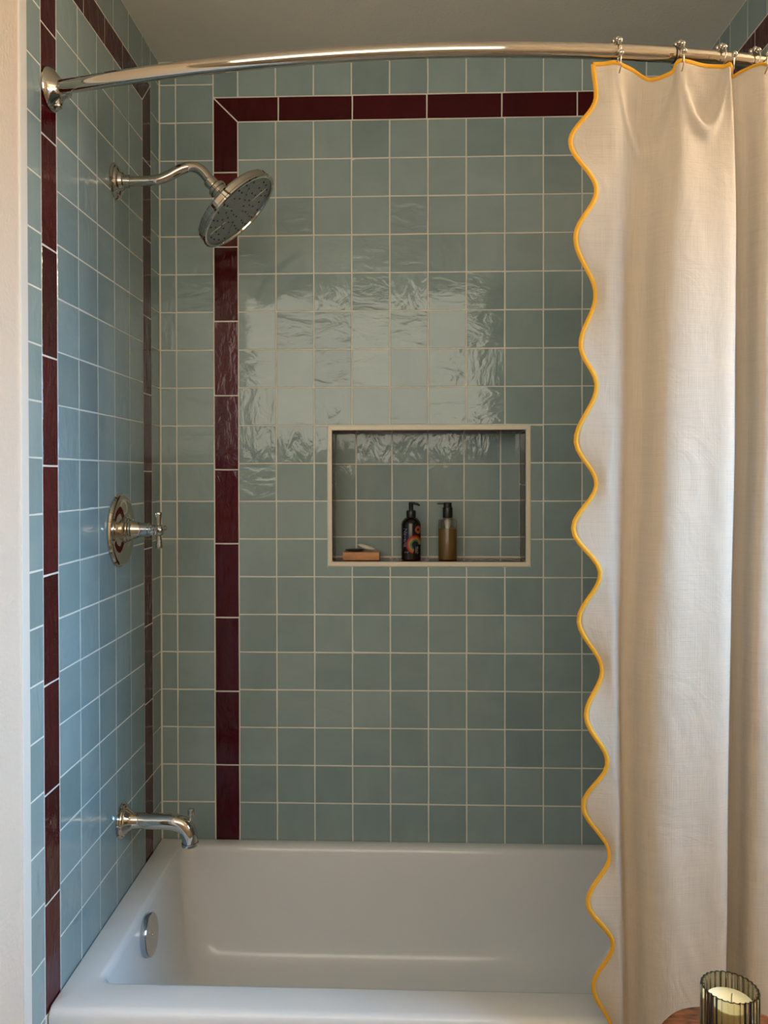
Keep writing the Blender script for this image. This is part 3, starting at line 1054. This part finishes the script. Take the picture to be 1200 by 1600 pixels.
def wrap_disc(c, rad, u0, z0_, r_in, r_out, lay, a0=0, a1=360, umax=0.026, umin=-0.026):
    V, F = [], []
    nseg = 40
    for k in range(nseg + 1):
        a = math.radians(a0 + (a1 - a0) * k / nseg)
        for r in (r_in, (r_in + r_out) / 2, r_out):
            u = min(umax * 1.4, max(umin * 1.4, u0 + r * math.cos(a)))
            V.append(wrap(u, z0_ + r * math.sin(a), rad + lay, c))
    for k in range(nseg):
        for j in range(2):
            F.append((k * 3 + j, k * 3 + j + 1, (k + 1) * 3 + j + 1, (k + 1) * 3 + j))
    return V, F


def wrap_text(txt, size, c, rad, u0, z0_, vertical=True, lay=0.0004):
    cu_ = bpy.data.curves.new('lettering', 'FONT')
    cu_.body = txt
    cu_.size = size
    cu_.align_x = 'LEFT'
    tmp = bpy.data.objects.new('tmp', cu_)
    COL.objects.link(tmp)
    bpy.context.view_layer.update()
    dg = bpy.context.evaluated_depsgraph_get()
    m_ = bpy.data.meshes.new_from_object(tmp.evaluated_get(dg))
    vv = [(v.co.x, v.co.y) for v in m_.vertices]
    ff = [tuple(p.vertices) for p in m_.polygons]
    bpy.data.objects.remove(tmp)
    bpy.data.meshes.remove(m_)
    bpy.data.curves.remove(cu_)
    if vertical:
        V = [wrap(u0 + y, z0_ - x, rad + lay, c) for x, y in vv]
    else:
        V = [wrap(u0 + x, z0_ + y, rad + lay, c) for x, y in vv]
    return V, ff


# dark pump bottle
bc = W(6.646, 0.42, NF)
R1 = 0.0268
b1 = thing('pump_bottle', bc, 'dark brown pump bottle with a rainbow print in the niche', 'bottle')
body = obj('bottle_body', lathe([(0, 0), (R1 - 0.002, 0), (R1, 0.002), (R1, 0.097), (R1 - 0.002, 0.104), (R1 - 0.007, 0.110), (0.016, 0.114), (0.0125, 0.115), (0.0125, 0.117), (0, 0.117)], bc, (0, 0, 1), 40), M['bottle_dark'], b1, 35)
obj('pump_collar', lathe([(0, 0.1165), (0.0130, 0.1165), (0.0132, 0.118), (0.0132, 0.131), (0.0115, 0.1345), (0.0062, 0.135), (0.0062, 0.150), (0.0068, 0.151), (0.0068, 0.154), (0.004, 0.1555), (0, 0.156)], bc, (0, 0, 1), 28), M['black_plastic'], b1, 35)
obj('pump_nozzle', tube(spline([bc + Vector((-0.006, 0, 0.1535)), bc + Vector((0.006, 0, 0.1535)), bc + Vector((0.017, 0, 0.151)), bc + Vector((0.0235, 0, 0.1475))], 4), [0.0036] * 9 + [0.0030] * 3 + [0.0026], 10), M['black_plastic'], b1, 50)
cols = {'red': (150, 34, 22), 'orange': (172, 92, 30), 'yellow': (150, 126, 44), 'green': (60, 108, 66), 'teal': (36, 90, 96), 'navy': (18, 24, 44), 'flame': (150, 74, 46)}
for k_, v_ in cols.items():
    M['p_' + k_] = mat('print_' + k_, srgb(*v_), 0.35)
M['p_text'] = mat('print_pale', srgb(188, 184, 190), 0.4)
M['p_grey'] = mat('print_grey', srgb(128, 132, 148), 0.4)
M['p_panel'] = mat('print_dark_panel', srgb(34, 34, 36), 0.4)
uc, zc_ = 0.0115, 0.0425
for nm, a, b in (('red', 0.0205, 0.0250), ('orange', 0.0170, 0.0205), ('yellow', 0.0140, 0.0170), ('green', 0.0112, 0.0140), ('teal', 0.0090, 0.0112)):
    tag(obj('printed_ring', wrap_disc(bc, R1, uc, zc_, a, b, 0.0003, 0, 255), M['p_' + nm], body), nm + ' printed arc')
obj('printed_dot', wrap_disc(bc, R1, uc + 0.001, zc_ - 0.003, 0.0001, 0.0090, 0.00035), M['p_navy'], body)
tag(obj('printed_ring', wrap_disc(bc, R1, 0.021, 0.083, 0.004, 0.0105, 0.0003, 0, 360), M['p_flame'], body), 'small orange printed ring')
obj('lettering', wrap_text('Nevena', 0.0165, bc, R1, -0.0225, 0.087), M['p_grey'], body)
obj('lettering', wrap_text('SOAP', 0.0052, bc, R1, -0.0200, 0.020, False), M['p_grey'], body)
obj('lettering', wrap_text('MULTI', 0.0068, bc, R1, 0.0160, 0.037), M['p_text'], body)
obj('lettering', wrap_text('PURPOSE', 0.0042, bc, R1, 0.0118, 0.037), M['p_text'], body)

# clear pump bottle with amber wash
cc = W(7.622, 0.42, NF)
R2 = 0.0255
b2 = thing('pump_bottle', cc, 'clear pump bottle of amber body wash with a black pump', 'bottle')
obj('bottle_body', lathe([(0, 0), (R2 - 0.002, 0), (R2, 0.002), (R2, 0.106), (R2 - 0.002, 0.1095), (0.016, 0.1115), (0.0125, 0.112), (0.0125, 0.1145), (0.0, 0.1145)], cc, (0, 0, 1), 40), M['frosted'], b2, 35)
obj('body_wash', lathe([(0, 0.002), (R2 - 0.0035, 0.002), (R2 - 0.0022, 0.004), (R2 - 0.0022, 0.084), (0, 0.084)], cc, (0, 0, 1), 36), M['amber'], b2, 35)
obj('pump_collar', lathe([(0, 0.1140), (0.0134, 0.1140), (0.0136, 0.115), (0.0136, 0.140), (0.0128, 0.1425), (0.0112, 0.143), (0.0112, 0.1545), (0.010, 0.156), (0, 0.1563)], cc, (0, 0, 1), 28), M['black_plastic'], b2, 35)
obj('pump_nozzle', rbox((cc.x - 0.0285, cc.y - 0.0045, cc.z + 0.1505), (cc.x + 0.004, cc.y + 0.0045, cc.z + 0.1560), 0.0015), M['black_plastic'], b2, 40)
obj('pump_stem', lathe([(0, 0.084), (0.0045, 0.084), (0.0060, 0.096), (0.0070, 0.112), (0, 0.112)], cc, (0, 0, 1), 20), M['white'], b2, 35)
# small outlined mark near the bottom right
mk = []
for (u0, u1, z0_, z1_) in ((0.0105, 0.0110, 0.008, 0.021), (0.0105, 0.0150, 0.0205, 0.021), (0.0105, 0.0150, 0.008, 0.0085)):
    mk.append(([wrap(u0, z0_, R2 + 0.0003, cc), wrap(u1, z0_, R2 + 0.0003, cc), wrap(u1, z1_, R2 + 0.0003, cc), wrap(u0, z1_, R2 + 0.0003, cc)], [(0, 1, 2, 3)]))
obj('printed_mark', join(*mk), M['black_plastic'], b2)

# soap dish, soap
dx0, dx1 = W(4.83, 0, 0).x, W(5.80, 0, 0).x
dy0, dy1 = 0.018, 0.085
dish = rbox((dx0, dy0, zf), (dx1, dy1, zf + 0.0215), 0.0012)
do = thing('soap_dish', ((dx0 + dx1) / 2, (dy0 + dy1) / 2, zf), 'pale wooden block soap dish at the left of the niche', 'soap dish')
obj('dish_block', dish, M['dish_wood'], do, 40)


def soap(name, c, rx, ry, h, tilt, mt, label):
    V, F = lathe([(0, -h), (0.7, -h * 0.75), (0.95, -h * 0.25), (1.0, 0), (0.93, h * 0.35), (0.62, h * 0.8), (0, h)], (0, 0, 0), (0, 0, 1), 32)
    Rm = Matrix.Rotation(tilt, 3, 'Y')
    V = [Vector(c) + Rm @ Vector((v.x * rx, v.y * ry, v.z)) for v in V]
    o = obj(name, ([v - Vector(c) for v in V], F), mt, None, 60)
    o.location = c
    tag(o, label, 'soap')


ztop = zf + 0.0215
soap('soap_bar', (W(5.13, 0, 0).x, 0.050, ztop + 0.0042), 0.027, 0.020, 0.0040, 0.0, M['dark_soap'], 'thin dark bar of soap lying on the wooden dish')
soap('soap_bar', (W(5.44, 0, 0).x, 0.050, ztop + 0.0115), 0.0255, 0.019, 0.0062, 0.27, M['white'], 'white oval bar of soap leaning on the dark one')

# ------------------------------------------------------------------ stool and candle
stz = 0.745
sc_ = W(10.70, -11.17, 0)
stool = thing('wooden_stool', (sc_.x, sc_.y, 0), 'small round brown wooden stool in front of the curtain', 'stool')
rs = 0.111
wob = lambda a: 0.0022 * math.sin(3 * a + 0.4) + 0.0012 * math.sin(7 * a)
obj('stool_top', lathe([(0, -0.032), (rs - 0.012, -0.032), (rs - 0.003, -0.026), (rs, -0.016), (rs - 0.001, -0.006), (rs - 0.005, -0.001), (rs - 0.012, 0.0), (0, 0.0)], (sc_.x, sc_.y, stz), (0, 0, 1), 56, wob), M['stool_wood'], stool, 45)
for k in range(3):
    a = math.radians(30 + 120 * k)
    d = Vector((math.cos(a), math.sin(a), 0))
    obj('leg', tube([Vector((sc_.x, sc_.y, stz - 0.030)) + d * 0.06, Vector((sc_.x, sc_.y, 0.0)) + d * 0.125], [0.015, 0.011], 14), M['stool_wood'], stool, 50)
cd = W(10.53, -11.07, 0)
cb = Vector((cd.x, cd.y, stz))
candle = thing('candle', cb, 'cream candle in a smoky ribbed glass on the wooden stool', 'candle')
RC, HC = 0.0335, 0.085
flute = lambda a: 0.0021 * abs(math.sin(14 * a)) ** 0.7
obj('glass_tumbler', lathe([(0, 0.0005), (RC - 0.004, 0.0005), (RC - 0.001, 0.003), (RC, 0.010), (RC, HC - 0.002), (RC - 0.0005, HC), (RC - 0.0030, HC), (RC - 0.0034, HC - 0.002), (RC - 0.0034, 0.010), (RC - 0.006, 0.007), (0, 0.007)], cb, (0, 0, 1), 168, flute), M['smoke_glass'], candle, 40)
obj('candle_wax', lathe([(0, 0.0075), (RC - 0.0070, 0.0078), (RC - 0.0046, 0.011), (RC - 0.0046, 0.0665), (RC - 0.0052, 0.0672), (RC - 0.008, 0.0660), (0, 0.0655)], cb, (0, 0, 1), 48), M['wax'], candle, 40)
obj('wick', tube([cb + Vector((0.002, 0, 0.064)), cb + Vector((0.002, 0, 0.071)), cb + Vector((0.0026, 0, 0.077))], 0.0008, 8), M['wick'], candle, 60)
